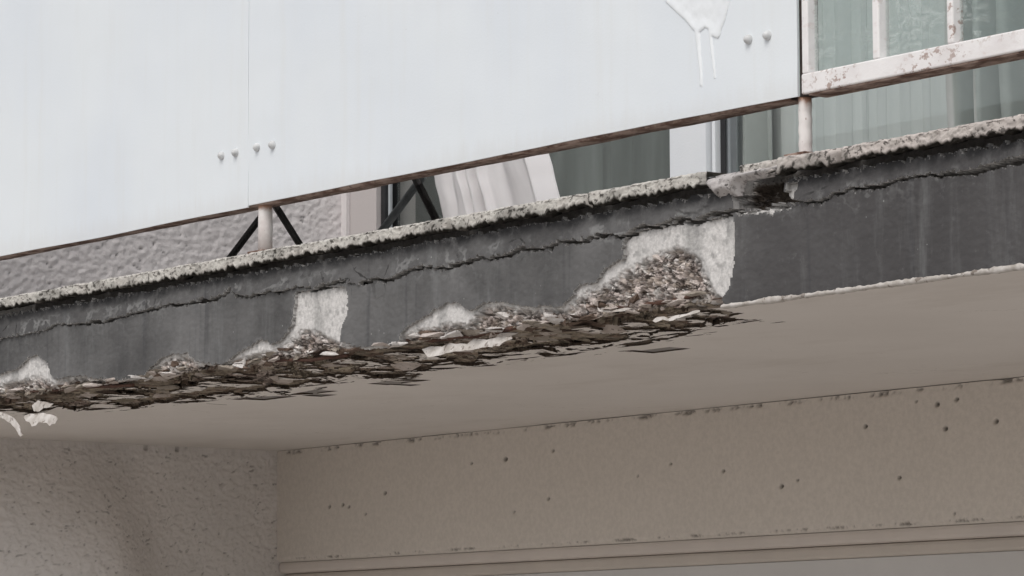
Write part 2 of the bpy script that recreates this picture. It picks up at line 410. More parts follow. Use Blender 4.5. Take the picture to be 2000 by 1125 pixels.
# ------------------------------------------------------------------ ground
bm = bmesh.new()
for v in ((-900, -900), (900, -900), (900, 900), (-900, 900)): bm.verts.new((*v, 0))
bm.faces.new(bm.verts); g = put('ground', bm_mesh(bm, 'ground'), M['ground']); g['kind'] = 'structure'

# ================================================================== the balcony slab
slab = thing('balcony_slab', (-.5, 1.0, ZS), 'balcony slab with cracked dark grey edge and crumbling rusty concrete underneath', 'balcony')
def fas(pts): return [(p[0], ZT-p[2]) for p in (on_y(x, y, 0.0) for x, y in pts)]             # -> (X, t) on the fascia
def sof(pts): return [(p[0], H+max(p[1], .004)) for p in (on_z(x, y, ZS) for x, y in pts)]     # -> (X, t) on the soffit
B1 = [(-120, 760), (0, 729), (33, 718), (58, 698), (73, 693), (91, 704), (98, 731), (104, 742), (129, 733), (164, 733), (175, 739), (213, 740), (253, 739), (284, 727),
      (307, 704), (333, 691), (364, 687), (382, 707), (440, 708), (462, 687), (493, 671), (511, 664), (529, 671), (550, 657), (569, 636), (573, 579), (576, 568),
      (607, 566), (640, 560), (674, 556), (678, 580), (677, 608), (668, 640), (664, 664), (688, 673), (728, 675), (763, 672), (777, 668), (784, 645), (820, 622), (841, 608), (873, 586), (895, 590),
      (916, 609), (937, 593), (973, 586), (1000, 593), (1033, 597), (1097, 595), (1119, 575), (1129, 558), (1165, 550), (1179, 526), (1200, 515), (1220, 501),
      (1219, 466), (1243, 449), (1286, 442), (1332, 428), (1357, 435), (1378, 426), (1432, 416), (1434, 472), (1430, 529), (1421, 561), (1407, 586), (1425, 602)]
B2 = [(-120, 775), (0, 745), (40, 742), (60, 730), (80, 738), (104, 750), (129, 738), (164, 738), (213, 745), (253, 744), (284, 732), (307, 712), (333, 698), (364, 694), (382, 712),
      (440, 712), (462, 699), (493, 688), (529, 684), (560, 662), (590, 643), (620, 648), (650, 664), (664, 672), (688, 680), (728, 682), (763, 677), (784, 654),
      (815, 640), (840, 642), (865, 632), (905, 634), (925, 614), (940, 598), (973, 592), (1000, 600), (1033, 603), (1097, 602), (1119, 585), (1150, 562), (1190, 546),
      (1220, 524), (1260, 500), (1290, 487), (1320, 480), (1345, 490), (1365, 510), (1378, 540), (1390, 570), (1410, 592), (1425, 602)]
B3 = [(-120, 822), (0, 800), (50, 806), (110, 792), (150, 800), (200, 788), (250, 796), (320, 787), (360, 776), (400, 784), (440, 767), (470, 774), (520, 759), (560, 768), (600, 746), (640, 751), (670, 731), (700, 734),
      (740, 738), (780, 733), (800, 721), (830, 721), (870, 706), (900, 712), (970, 704), (1000, 688), (1030, 686), (1060, 691), (1090, 682), (1150, 679), (1200, 668), (1260, 662), (1300, 648), (1330, 646), (1380, 628), (1400, 630), (1432, 624), (1440, 610)]
CR = [(-120, 680), (0, 662), (40, 655), (89, 647), (111, 636), (147, 633), (178, 633), (204, 629), (240, 620), (267, 611), (302, 604), (329, 596), (369, 596), (396, 587), (427, 582), (444, 573), (453, 566),
      (462, 577), (480, 582), (502, 577), (524, 571), (560, 568), (589, 561), (614, 563), (635, 556), (681, 551), (706, 554), (731, 547), (749, 550), (774, 544), (806, 528),
      (834, 522), (863, 524), (891, 520), (920, 512), (941, 503), (955, 506), (1000, 497), (1016, 488), (1076, 483), (1097, 473), (1133, 474), (1172, 462), (1218, 463),
      (1243, 447), (1286, 440), (1332, 426), (1357, 433), (1378, 424), (1407, 419), (1442, 410), (1490, 404), (1536, 397), (1600, 398), (1632, 380), (1672, 370), (1720, 368),
      (1752, 352), (1784, 346), (1872, 340), (1920, 330), (1960, 320), (2000, 314), (2100, 294)]
TMAX = H+.62
p1 = fas(B1); p2 = fas(B2); p3 = sof(B3); cr = fas(CR)
hole_poly = p1+[(p1[-1][0], TMAX), (p1[0][0], TMAX)]
rough_poly = p2+p3[::-1]
cavity = fas([(1437, 352), (1470, 352), (1534, 338), (1538, 394), (1500, 404), (1438, 412)])
band_holes = [cavity, fas([(1538, 356), (1562, 352), (1556, 372), (1558, 396), (1537, 398)]),
              fas([(1326, 397), (1340, 391), (1372, 392), (1384, 400), (1366, 416), (1340, 418), (1326, 410)])]
low_holes = [fas([(1440, 412), (1476, 407), (1500, 404), (1535, 397), (1550, 397), (1540, 408), (1518, 412), (1503, 421), (1490, 414), (1460, 417), (1442, 420)])]

# common (X, t) grid
dx, dt = .0050, .0030
us = np.concatenate([np.arange(XW-.10, -3.1, .05), np.arange(-3.1, 2.2, dx), np.arange(2.2, XR+.01, .05)])
ts = np.arange(0, TMAX, dt)
U, T = np.meshgrid(us, ts, indexing='ij')
w1 = fbm(U*9, T*12, 4); w2 = fbm(U*9+50, T*12+31, 4); w3 = fbm(U*55, T*60, 3); w4 = fbm(U*55+9, T*60+4, 3)
Ud = U+.010*w1+.007*w3; Td = T+.006*w2+.0055*w4
hole = in_poly(Ud, Td, hole_poly) & (U < p1[-1][0]+.02)
rough = in_poly(Ud, Td, rough_poly)
rd = np.where(rough, seg_dist(Ud, Td, p2), 0)                      # distance from the upper limit of the spall
rb = np.where(rough, seg_dist(Ud, Td, p3), 0)                      # distance from the soffit limit
dcr = seg_dist(U, T, cr)
cry = np.interp(U, [c[0] for c in cr], [c[1] for c in cr])         # crack height at X
cryd = cry+.0075*w4+.005*w2

# ---- broken concrete core
wx = fbm(U*22+3, T*22, 3); wy = fbm(U*22+40, T*22+7, 3)
f1, f2, cid, cid2 = worley(U*22+.6*wx, T*36+.6*wy)
g1, g2, gid, gid2 = worley(U*55+.5*wy, T*75+.5*wx)
# slabby layers, long in X
Tl = np.where(T < H, T*22, H*22+(T-H)*8)
f3, f4, lid, lid2 = worley(U*5.5+.5*wx+.5*w1, Tl+.5*wy)
plate = sstep(.50, .42, lid)*sstep(.02, .10, f4-f3)
cav = in_poly(Ud, Td, cavity)
cavd = np.where(cav, seg_dist(Ud, Td, cavity, True), 0)
edge_soft = sstep(0, .02, np.minimum(rd, rb+.02))
onface = 1-sstep(H-.05, H+.01, T)
prof = (.009+.012*(1-onface))*(1-np.exp(-rd/.03))
depth = prof + (.009+.012*(1-onface))*(lid-.42)*edge_soft + .016*(cid-.5)*edge_soft*(.4+.6*onface) + .008*(gid-.5)*edge_soft*(.2+.8*onface) + .010*fbm(U*6, T*9, 3)*edge_soft
depth += (.010*(1-sstep(.0, .14, f2-f1)) + .005*(1-sstep(.0, .22, g2-g1)))*edge_soft*(.15+.85*onface) + .014*(1-sstep(0, .05, f4-f3))*edge_soft
q = .011; dq = (np.floor(depth/q)+sstep(.25, .75, depth/q-np.floor(depth/q)))*q
depth = .45*depth+.55*dq
sofp = plate*(1-onface)*rough
depth = depth*(1-sofp)+sofp*(.006+.010*lid2+.003*fbm(U*18, T*10, 3)+.012*sstep(.06, .0, rb)*0)
corner = np.exp(-((T-H)/.045)**2)
depth = depth*np.where(T > H, .25+.75*sstep(.0, .16, rb), 1.0)
depth = np.where(rough, np.maximum(depth+.012*corner*(.5+cid2), .002), 0)
cavdepth = np.where(cav, .016+.075*(1-np.exp(-cavd/.012))+.012*(cid-.5)+.008*(gid-.5), 0)
depth = np.maximum(depth, cavdepth)
depth = np.maximum(depth, .030*(np.abs(T-cryd) < .008)*(U > -2.75))
depth = np.maximum(depth, .055*(T < .064)*(T < cryd))
depth += np.where(~rough, .0012*fbm(U*40, T*40, 3), 0)
k = sstep(H-.05, H+.05, T)*np.pi/2
onf = T <= H
bx_, by_, bz_ = U, np.where(onf, .010, T-H), np.where(onf, ZT-T, ZS+.005)
by_ = np.where(~onf, np.maximum(by_, .010), by_); bz_ = np.where(onf, np.maximum(bz_, ZS+.005), bz_)
Pc = np.stack([bx_+.006*wx*(depth > .004), by_+depth*np.cos(k), bz_+depth*np.sin(k)], -1)
# colours of the core: pale skim coat, broken concrete in chips of many tones, rust, earth
c_skim = np.array([.58, .565, .55]); c_skim2 = np.array([.36, .355, .345])
sk = sstep(-.1, .55, fbm(U*11, T*5, 5))[..., None]; sk2 = sstep(.25, .5, fbm(U*38, T*30, 4))[..., None]
col = c_skim*1.05*(1-.75*sk)+c_skim2*.75*sk; col = col*(1-.5*sk2)+np.array([.27, .265, .26])*.5*sk2
pal = np.array([[.50, .45, .42], [.60, .57, .54], [.43, .375, .345], [.48, .42, .39], [.32, .275, .24], [.54, .49, .46], [.64, .615, .59]])
ridx = np.clip((cid*.65+gid2*.35)*7, 0, 6.999).astype(int)
rc = pal[ridx]
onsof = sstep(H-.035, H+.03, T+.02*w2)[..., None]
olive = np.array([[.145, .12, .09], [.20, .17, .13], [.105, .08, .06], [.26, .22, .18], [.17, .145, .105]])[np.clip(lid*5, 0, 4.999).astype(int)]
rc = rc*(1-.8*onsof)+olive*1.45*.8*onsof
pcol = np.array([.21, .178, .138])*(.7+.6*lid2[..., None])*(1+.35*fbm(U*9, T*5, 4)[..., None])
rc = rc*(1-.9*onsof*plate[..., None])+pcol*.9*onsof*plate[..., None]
pinky = (sstep(.1, .4, fbm(U*2.6+31, T*3, 3))*(1-plate))[..., None]*onsof
rc = rc*(1-.65*pinky)+np.array([.46, .39, .355])*(.5+.9*cid[..., None])*.65*pinky
bigw = (sstep(.12, .4, fbm(U*3+9, T*7, 3)))[..., None]*(1-onsof)
rust = (sstep(.05, .42, fbm(U*11+70, T*16, 5))*(.35+.65*sstep(H-.12, H-.03, T)))[..., None]
rc = rc*1.3; rc = rc*(1-.5*rust)+np.array([.13, .07, .05])*.5*rust
pits = (1-sstep(.02, .16, f2-f1))[..., None]*sstep(-.2, .3, fbm(U*8+5, T*8, 3))[..., None]
rc = rc*(1-.45*pits)+np.array([.07, .048, .038])*.45*pits
bugs = sstep(.34, .46, fbm(U*34, T*44, 3))[..., None]
rc = rc*(1-.75*bugs)+np.array([.06, .042, .034])*.75*bugs
rm = sstep(-.004, .028, rd+.010*w3)[..., None]*rough[..., None]
col = col*(1-rm)+rc*rm
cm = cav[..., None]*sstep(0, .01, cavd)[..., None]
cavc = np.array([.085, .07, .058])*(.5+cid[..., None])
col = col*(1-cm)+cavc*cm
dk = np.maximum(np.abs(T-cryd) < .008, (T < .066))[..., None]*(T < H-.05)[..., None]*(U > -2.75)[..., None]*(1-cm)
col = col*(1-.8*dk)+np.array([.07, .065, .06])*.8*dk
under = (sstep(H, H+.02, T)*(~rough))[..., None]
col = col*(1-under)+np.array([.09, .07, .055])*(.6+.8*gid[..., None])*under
put('concrete_core', grid_mesh('concrete_core', Pc, col, {'rough': np.maximum(rm[..., 0]*(1-.6*sofp), cav*.6)}), M['core'], slab)
# plain body of the slab behind the eroded skin
bm = bmesh.new(); box(bm, XW, XR, .14, YF+.4, ZS+.10, ZT-.004); box(bm, XW, XR, TMAX-H-.05, YF+.4, ZS+.004, ZS+.12)
put('slab_body', bm_mesh(bm, 'slab_body'), M['floor'], slab)

# ---- dark coat below the crack and the loose band above it
nf = int(round(H/dt))+1
Uf, Tf = U[:, :nf], np.minimum(T[:, :nf], H)
Uc = .25*(Uf[:-1, :-1]+Uf[1:, :-1]+Uf[1:, 1:]+Uf[:-1, 1:]); Tc = .25*(Tf[:-1, :-1]+Tf[1:, :-1]+Tf[1:, 1:]+Tf[:-1, 1:])
cc = lambda A: A[:-1, :-1][:, :nf-1]
crc = cc(cryd)
crack_w = .0115+.0075*fbm(Uc*1.3+4, Uc*0, 3)+.002*cc(w3)
fade = sstep(-2.75, -2.3, Uc); crack_w = crack_w*fade
crack_w = np.where((Uc > fas([(681, 551)])[0][0]) & (Uc < fas([(704, 552)])[0][0]), 0.0, crack_w)
crack_w = np.where((Uc > fas([(1400, 420)])[0][0]) & (Uc < fas([(1540, 420)])[0][0]), .012, crack_w)
low_h = cc(hole)
for lh in low_holes: low_h = low_h | in_poly(cc(Ud), cc(Td), lh)
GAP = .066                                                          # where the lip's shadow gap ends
keep_low = (Tc > crc+crack_w/2) & ~low_h & (Tc < H)
band_h = np.zeros_like(low_h)
for bh in band_holes[:2]: band_h |= in_poly(cc(Ud), cc(Td), bh)
keep_band = (Tc < crc-crack_w/2) & (Tc > GAP-.006+.012*cc(w3)) & ~band_h
def near_edge(keep):
    e = np.zeros(keep.shape); src = ~keep; cur = src.copy()
    for i in range(3):
        p = np.pad(cur, 1, mode='edge'); cur = p[1:-1, 1:-1] | p[:-2, 1:-1] | p[2:, 1:-1] | p[1:-1, :-2] | p[1:-1, 2:]
        e = np.maximum(e, (cur & keep)*(1-i/3.0))
    o = np.zeros(Uf.shape); o[:-1, :-1] = e; return o
wob = .0022*fbm(Uf*5, Tf*5, 3)+.0010*w3[:, :nf]
edge_low = near_edge(keep_low); edge_band = near_edge(keep_band)
lift = 0*edge_low
yl = -.001+wob+lift
Pl = np.stack([Uf, yl, ZT-Tf], -1); Bl = np.stack([Uf, np.full_like(Uf, .0125), ZT-Tf], -1)
tone = sstep(.75, 1.1, Uf+.1*w1[:, :nf])*.75
lime = np.exp(-dcr[:, :nf]/.035)
mould_shade0 = np.zeros_like(Uf)
me = sheet('fascia_coat', Pl, Bl, keep_low, None, {'tone': tone, 'lime': lime*.8, 'edge': edge_low, 'mould_shade': mould_shade0})
put('fascia_coat', me, [M['coat'], M['rim']], slab)
bulge = -.004-.010*sstep(.06, .0, dcr[:, :nf])*(.5+.5*fbm(Uf*2.2, Uf*0+3, 2))
ring = in_poly(Ud[:, :nf], Td[:, :nf], band_holes[2])
yb = bulge+wob*1.4-.003*ring
Pb = np.stack([Uf, yb, ZT-Tf], -1); Bb = np.stack([Uf, np.full_like(Uf, .0125), ZT-Tf], -1)
mould_shade = sstep(GAP+.035, GAP-.005, Tf+.012*w1[:, :nf])  # band top darkened below the lip: mould and painted shade
me = sheet('fascia_band', Pb, Bb, keep_band, None, {'tone': np.maximum(tone, .25), 'lime': 1.0*sstep(GAP+.01, GAP+.035, Tf), 'edge': edge_band*.5, 'mould_shade': mould_shade*.95})
put('fascia_band', me, [M['coat'], M['rim']], slab)

# ---- white drip edge along the sound part of the lower corner
ud = np.arange(p1[-1][0]-.03, XR, .006); sec = [(-.0045, .009), (-.006, .004), (-.006, -.003), (-.002, -.007), (.012, -.0065), (.02, -.003)]
Pd = np.zeros((len(ud), len(sec), 3)); nn = fbm(ud*6, ud*0, 4); n2 = fbm(ud*40, ud*0+8, 3)
for j, (yy, zz) in enumerate(sec):
    Pd[:, j] = np.stack([ud, yy-.0015*n2, ZS+zz*(.72+.4*nn+.35*n2)], -1)
put('drip_edge', grid_mesh('drip_edge', Pd, flip=True), M['flake'], slab)

# ---- soffit paint with its torn edge
tsf = np.concatenate([np.arange(.006, .56, .0035), np.linspace(.58, YF+.02, 24)])
U2, Y2 = np.meshgrid(us, tsf, indexing='ij')
a1 = fbm(U2*5, Y2*9, 4); a2 = fbm(U2*30, Y2*45, 3); a3 = fbm(U2*9+33, Y2*14+8, 4)
soft_poly = [(p[0], .0) for p in p3[:1]]+[(p[0], p[1]-H) for p in p3]+[(p3[-1][0]+.02, -.1), (p3[0][0], -.1)]
Ux = U2+.03*a1+.008*a2; Yx = Y2+.045*a3+.008*a2
torn = in_poly(Ux, Yx, soft_poly)
sl = [[(560, 771), (600, 766), (632, 770), (600, 775)], [(690, 756), (730, 752), (780, 752), (826, 727), (800, 731), (740, 745)], [(690, 728), (760, 735), (960, 709), (966, 713), (850, 718), (760, 731)],
      [(1044, 691), (1070, 686), (1100, 690), (1152, 686), (1110, 694), (1070, 698)], [(1016, 703), (1030, 699), (1020, 706)], [(1208, 686), (1250, 683), (1310, 677), (1290, 685), (1230, 687)],
      [(1192, 673), (1240, 668), (1310, 657), (1360, 641), (1346, 652), (1300, 664), (1250, 675), (1205, 678)], [(1385, 634), (1410, 630), (1432, 633), (1400, 637)], [(540, 768), (600, 762), (640, 755), (600, 768)],
      [(915, 697), (968, 693), (962, 700), (925, 700)], [(440, 780), (500, 773), (560, 771), (500, 779)], [(140, 801), (180, 797), (240, 797), (190, 801)], [(310, 786), (380, 781), (400, 783), (350, 789)]]
for s in sl: torn |= in_poly(U2+.010*a2, Y2+.008*a2, [(q[0], q[1]) for q in (on_z(x, y, ZS) for x, y in s)])
dB3 = seg_dist(U2, Y2, [(p[0], p[1]-H) for p in p3])
strk = fbm(U2*5.0+3, Y2*26, 4)
torn |= (dB3 < .17) & (strk > .24+dB3*2.8) & (U2 < p3[-1][0]-.10)
isl = (fbm(U2*7+90, Y2*7+4, 4) > .30) & (Y2 > .035) & (fbm(U2*24, Y2*22, 3) > -.25)
torn &= ~isl
keep_s = ~(torn[:-1, :-1])
near_t = near_e = np.exp(-dB3/.05)*(U2 < p3[-1][0]+.1)
sag = -.009*near_t*sstep(-.1, .5, fbm(U2*3.5, Y2*6, 3)) - .0015*fbm(U2*1.5, Y2*1.5, 2)
Ps = np.stack([U2, Y2, ZS+sag], -1); Bs = np.stack([U2, Y2, np.full_like(U2, ZS+.006)], -1)
me = sheet('soffit_paint', Ps, Bs, keep_s, flip=True)
put('soffit_paint', me, [M['soffit'], M['soffit_rim']], slab)

# ---- mortar lip along the top of the slab edge, in lengths
def lip_piece(x0, x1, seed, z_lo=ZT-.037, y0=-.030):
    u = np.arange(x0, x1, .0045); n = len(u)
    jag = .004*fbm(u*7+seed, u*0, 3)+.0042*np.tanh(6*fbm(u*19+seed, u*0+3, 2))*(.7+.6*fbm(u*5, u*0+2, 2))+.0026*np.tanh(5*fbm(u*44+seed, u*0+13, 2))+.003*fbm(u*60, u*0+seed, 2)
    zb = z_lo+jag; zt = ZT+.002+.0035*fbm(u*4+seed, u*0+5, 4)+.0018*fbm(u*45, u*0, 2)
    endk = np.minimum(sstep(0, .012, u-x0), sstep(0, .012, x1-u))
    prof = [(.075, 0, 1), (.0, 0, 1), (y0*.8, -.003, 1), (y0, -.009, 1)]+[(y0, None, f) for f in np.linspace(.78, .12, 8)]+[(y0*.9, None, .0), (.004, None, .03), (.03, None, .2)]
    P = np.zeros((n, len(prof), 3))
    for j, (yy, dz, fz) in enumerate(prof):
        z = zb+(zt-zb)*fz + (dz or 0)*(dz is not None)
        y = yy+(.002*fbm(u*34+seed, u*0+fz*2.5, 3)+.0022*fbm(u*90, u*0+fz*6, 2))*(yy < .0)
        y = np.where(yy < 0, y*endk+.004*(1-endk), y)
        P[:, j] = np.stack([u, y, z], -1)
    uu = np.repeat(u[:, None], len(prof), 1); zz = P[..., 2]
    base = np.array([.55, .53, .49]); c = np.ones(uu.shape+(3,))*base
    v = sstep(-.3, .5, fbm(uu*12, zz*20, 4))[..., None]; c = c*(1-.3*v)+np.array([.40, .36, .335])*.3*v
    warm = sstep(.9, 1.3, uu)[..., None]; c = c*(1-.5*warm)+np.array([.53, .46, .435])*.5*warm
    lich = (sstep(.16, .42, fbm(uu*5.0+seed, zz*12, 4)))[..., None]; blk = sstep(.28, .45, fbm(uu*46, zz*70, 3))[..., None]
    c = c*(1-.92*lich*(.4+.6*blk))+np.array([.05, .048, .042])*.92*lich*(.4+.6*blk)
    c = c*(1-.75*blk*(.35+.65*lich))+np.array([.06, .056, .05])*.75*blk*(.35+.65*lich)
    c[:, -3:] = np.array([.035, .032, .028]); c[:, -4] *= .85  # underside near-black: mould, with the shade of the gap painted in
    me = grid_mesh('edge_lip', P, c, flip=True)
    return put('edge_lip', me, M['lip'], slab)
X_ = lambda x, y: on_y(x, y, -.02)[0]
cuts = [XW, X_(172, 560), X_(585, 500), X_(880, 440), X_(1147, 385), X_(1372, 350)]
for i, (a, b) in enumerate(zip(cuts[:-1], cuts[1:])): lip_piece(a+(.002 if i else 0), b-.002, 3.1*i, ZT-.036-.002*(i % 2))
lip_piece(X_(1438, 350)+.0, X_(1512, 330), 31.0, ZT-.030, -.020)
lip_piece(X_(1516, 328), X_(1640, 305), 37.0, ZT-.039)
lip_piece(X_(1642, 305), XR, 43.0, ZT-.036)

def blob_plate(name, poly, mat, parent, y_back, thick, seed=0, step=.006, colfn=None):
    """thick uneven plate with the outline poly (X, Z) standing on a wall plane facing -Y"""
    xs = [p[0] for p in poly]; zs = [p[1] for p in poly]
    gu = np.arange(min(xs)-.02, max(xs)+.02, step); gz = np.arange(min(zs)-.02, max(zs)+.02, step)
    A, B = np.meshgrid(gu, gz, indexing='ij'); n = fbm(A*40+seed, B*40, 3)
    ins = in_poly(A+.003*n, B+.003*n, poly); d = seg_dist(A, B, poly, True)
    th = np.where(ins, thick*(.35+.65*sstep(0, .02, d))*(1+.25*fbm(A*14+seed, B*14, 3)), 0)
    P = np.stack([A, y_back-th, B], -1); Bk = np.stack([A, np.full_like(A, y_back), B], -1)
    c = None
    if colfn is not None: c = colfn(A, B)
    me = sheet(name, P, Bk, ins[:-1, :-1], c, None)
    return put(name, me, [mat, mat], parent)
def xz(pts, Y=-.02): return [(p[0], p[2]) for p in (on_y(x, y, Y) for x, y in pts)]
def mortar_col(A, B):
    v = sstep(-.3, .5, fbm(A*20, B*20, 4))[..., None]; b = sstep(.35, .5, fbm(A*60, B*60, 3))[..., None]
    c = np.array([.50, .475, .465])*(1-.4*v)+np.array([.36, .34, .335])*.4*v
    return c*(1-.5*b)+np.array([.13, .12, .115])*.5*b
mort = [(1372, 353), (1400, 341), (1464, 326), (1512, 319), (1520, 322), (1506, 338), (1496, 345), (1462, 351), (1442, 357), (1437, 372), (1434, 385), (1416, 380), (1398, 388), (1386, 374), (1376, 362)]
blob_plate('repair_mortar', xz(mort), M['lip'], slab, .006, .040, 3.0, .005, mortar_col)

# ---- rusty bars showing in the break
def bar(pts, r, name='rebar'):
    rn = random.Random(int(pts[0][0])); q = []
    for (xa, ya), (xb, yb_) in zip(pts[:-1], pts[1:]):
        for i in range(6):
            k_ = i/6.0; q.append(on_y(xa+(xb-xa)*k_, ya+(yb_-ya)*k_, .030)+np.array([0, rn.uniform(-.006, .008), rn.uniform(-.0015, .0015)]))
    q.append(on_y(*pts[-1], .030)); return add_tube(name, q, [r*rn.uniform(.75, 1.3) for _ in q], M['rebar'], slab, 8)
bar([(1160, 607), (1250, 598), (1310, 588), (1372, 573)], .0055)
bar([(786, 663), (850, 664), (930, 656), (1010, 640)], .006)
bar([(60, 766), (160, 757), (260, 752)], .005)
bar([(520, 704), (600, 703), (680, 694)], .005)

# ---- chips and shaly plates still hanging in the break
def m_chip(name, a, b):
    t = NT(name); c = t.mix(t.ramp(t.noise(28, 5, .65, (.7, .8, 1.6)), .32, .68), a, b)
    sp = t.ramp(t.noise(70, 4, .65), .60, .66); c = t.mix(t.math('MULTIPLY', sp, .7), c, tuple(v*.22 for v in b))
    t.bump(t.noise(40, 5, .7, (.7, 1, 1.6)), .9, .010); t.bump(t.noise(140, 4, .7), .5, .003); return t.done(c, .95, 0, .12)
CH = {'dark': m_chip('black_brown_chip', (.075, .052, .042), (.04, .028, .023)), 'pink': m_chip('pink_chip', (.58, .52, .485), (.44, .385, .35)), 'pale': m_chip('pale_chip', (.70, .67, .645), (.53, .495, .47)),
      'beige': m_chip('beige_chip', (.50, .44, .40), (.35, .30, .265)), 'brown': m_chip('brown_chip', (.19, .14, .11), (.10, .07, .055)),
      'olive': m_chip('olive_chip', (.27, .235, .185), (.165, .14, .105)), 'taupe': m_chip('taupe_chip', (.36, .32, .275), (.24, .205, .17))}
rnc = random.Random(21)
def chip(c, ax, ay, az, rot, mat, n=15):
    bm = bmesh.new(); M3 = Matrix.Rotation(rot[2], 3, 'Z') @ Matrix.Rotation(rot[1], 3, 'Y') @ Matrix.Rotation(rot[0], 3, 'X')
    for i in range(n):
        v = Vector((rnc.gauss(0, 1), rnc.gauss(0, 1), rnc.gauss(0, 1))).normalized(); m_ = max(abs(v.x), abs(v.y), abs(v.z)); v = v/m_*rnc.uniform(.55, 1.0)
        bm.verts.new(Vector(c)+M3 @ Vector((v.x*ax, v.y*ay, v.z*az)))
    h = bmesh.ops.convex_hull(bm, input=bm.verts[:]); bmesh.ops.delete(bm, geom=[g_ for g_ in h['geom_interior'] if isinstance(g_, bmesh.types.BMVert)], context='VERTS')
    return put('concrete_chip', bm_mesh(bm, 'concrete_chip'), CH[mat], slab)
def surf(X, T_): return Pc[min(int(np.searchsorted(us, X)), len(us)-1), min(int(T_/dt), len(ts)-1)]
poly_np = rough_poly; nchip = 0
def inside(X, T_): return bool(in_poly(np.array([X]), np.array([T_]), poly_np)[0])
xa_, xb_ = -2.95, p1[-1][0]-.02
tries = 0
while nchip < 70 and tries < 9000:                                 # on the face
    tries += 1; X = rnc.uniform(xa_, xb_); T_ = rnc.uniform(.10, H-.008)
    if not inside(X, T_) or not inside(X, T_-.012): continue
    q = surf(X, T_); k_ = rnc.random(); low_ = (T_ > H-.06)
    sz_ = rnc.uniform(.6, 1.4)*(1.2 if low_ else .68)
    chip((q[0], q[1]+.005, q[2]), .026*sz_*rnc.uniform(.6, 1.5), .011*sz_, .0115*sz_, (rnc.uniform(-.4, .4), rnc.uniform(-.45, .45), rnc.uniform(-.5, .5)), rnc.choice(['pink', 'pale', 'pale', 'beige', 'pink', 'pale', 'pale'] if not low_ else ['pink', 'beige', 'pale', 'brown', 'pale', 'taupe'])); nchip += 1
n2c = 0
while n2c < 75:                                                     # ragged ledges along the lost corner
    X = rnc.uniform(xa_, xb_-.02); T_ = H+rnc.uniform(-.022, .03)
    if not inside(X, H-.015) and not inside(X, H+.01): n2c += .2; continue
    q = surf(X, T_); s_ = rnc.uniform(.55, 1.3)
    chip((q[0], q[1]-.011, q[2]+rnc.uniform(-.004, .006)), .055*s_, .020*s_, .0068*s_, (rnc.uniform(-.5, .25), rnc.uniform(-.16, .16), rnc.uniform(-.3, .3)), rnc.choice(['beige', 'pink', 'pale', 'brown', 'pink', 'pale', 'taupe', 'dark'])); n2c += 1
n3c = 0; tries = 0
while n3c < 115 and tries < 9000:                                    # plates under the slab
    tries += 1; X = rnc.uniform(xa_, xb_); T_ = H+rnc.uniform(.03, .40)
    if not inside(X, T_) or not inside(X, T_+.03): continue
    q = surf(X, T_); s_ = rnc.uniform(.5, 1.35)
    chip((q[0], q[1], q[2]-.001+.004*rnc.random()), .058*s_, .036*s_, .0068*s_, (rnc.uniform(-.42, .10), rnc.uniform(-.12, .12), rnc.uniform(-.5, .5)), rnc.choice(['olive', 'taupe', 'olive', 'brown', 'beige', 'taupe', 'pale', 'pink', 'beige', 'dark'])); n3c += 1

# ---- paint skins peeling off the underside
def flake(pts, drop, name='paint_flake', mat='flake', thick=.0025, curl=.02):
    top = []; rn = random.Random(int(pts[0][0]*7+pts[0][1])); n0 = len(pts)
    dr = drop if isinstance(drop, (list, tuple)) else [drop*rn.uniform(.6, 1.3) for _ in pts]
    fine = []
    for i in range(n0):
        (xa, ya), (xb, yb_) = pts[i], pts[(i+1) % n0]; m = max(1, int(math.hypot(xb-xa, yb_-ya)/7))
        for j in range(m):
            k_ = j/m; w_ = 0 if j == 0 else 1
            fine.append((xa+(xb-xa)*k_+w_*rn.uniform(-2, 2), ya+(yb_-ya)*k_+w_*rn.uniform(-1.3, 1.3), dr[i]+(dr[(i+1) % n0]-dr[i])*k_))
    for (x, y, d) in fine:
        top.append(Vector(on_z(x, y, ZS-d)))
    bm = bmesh.new(); a = [bm.verts.new(p) for p in top]; b = [bm.verts.new(p+Vector((0, .001, thick))) for p in top]
    c1 = bm.verts.new(sum(top, Vector())/len(top)+Vector((0, 0, -curl*.25))); c2 = bm.verts.new(sum(top, Vector())/len(top)+Vector((0, 0, thick-curl*.25)))
    n = len(a)
    for i in range(n):
        j = (i+1) % n
        bm.faces.new((a[i], a[j], c1)); bm.faces.new((b[j], b[i], c2)); bm.faces.new((a[i], b[i], b[j], a[j]))
    return put(name, bm_mesh(bm, name), M[mat], slab)
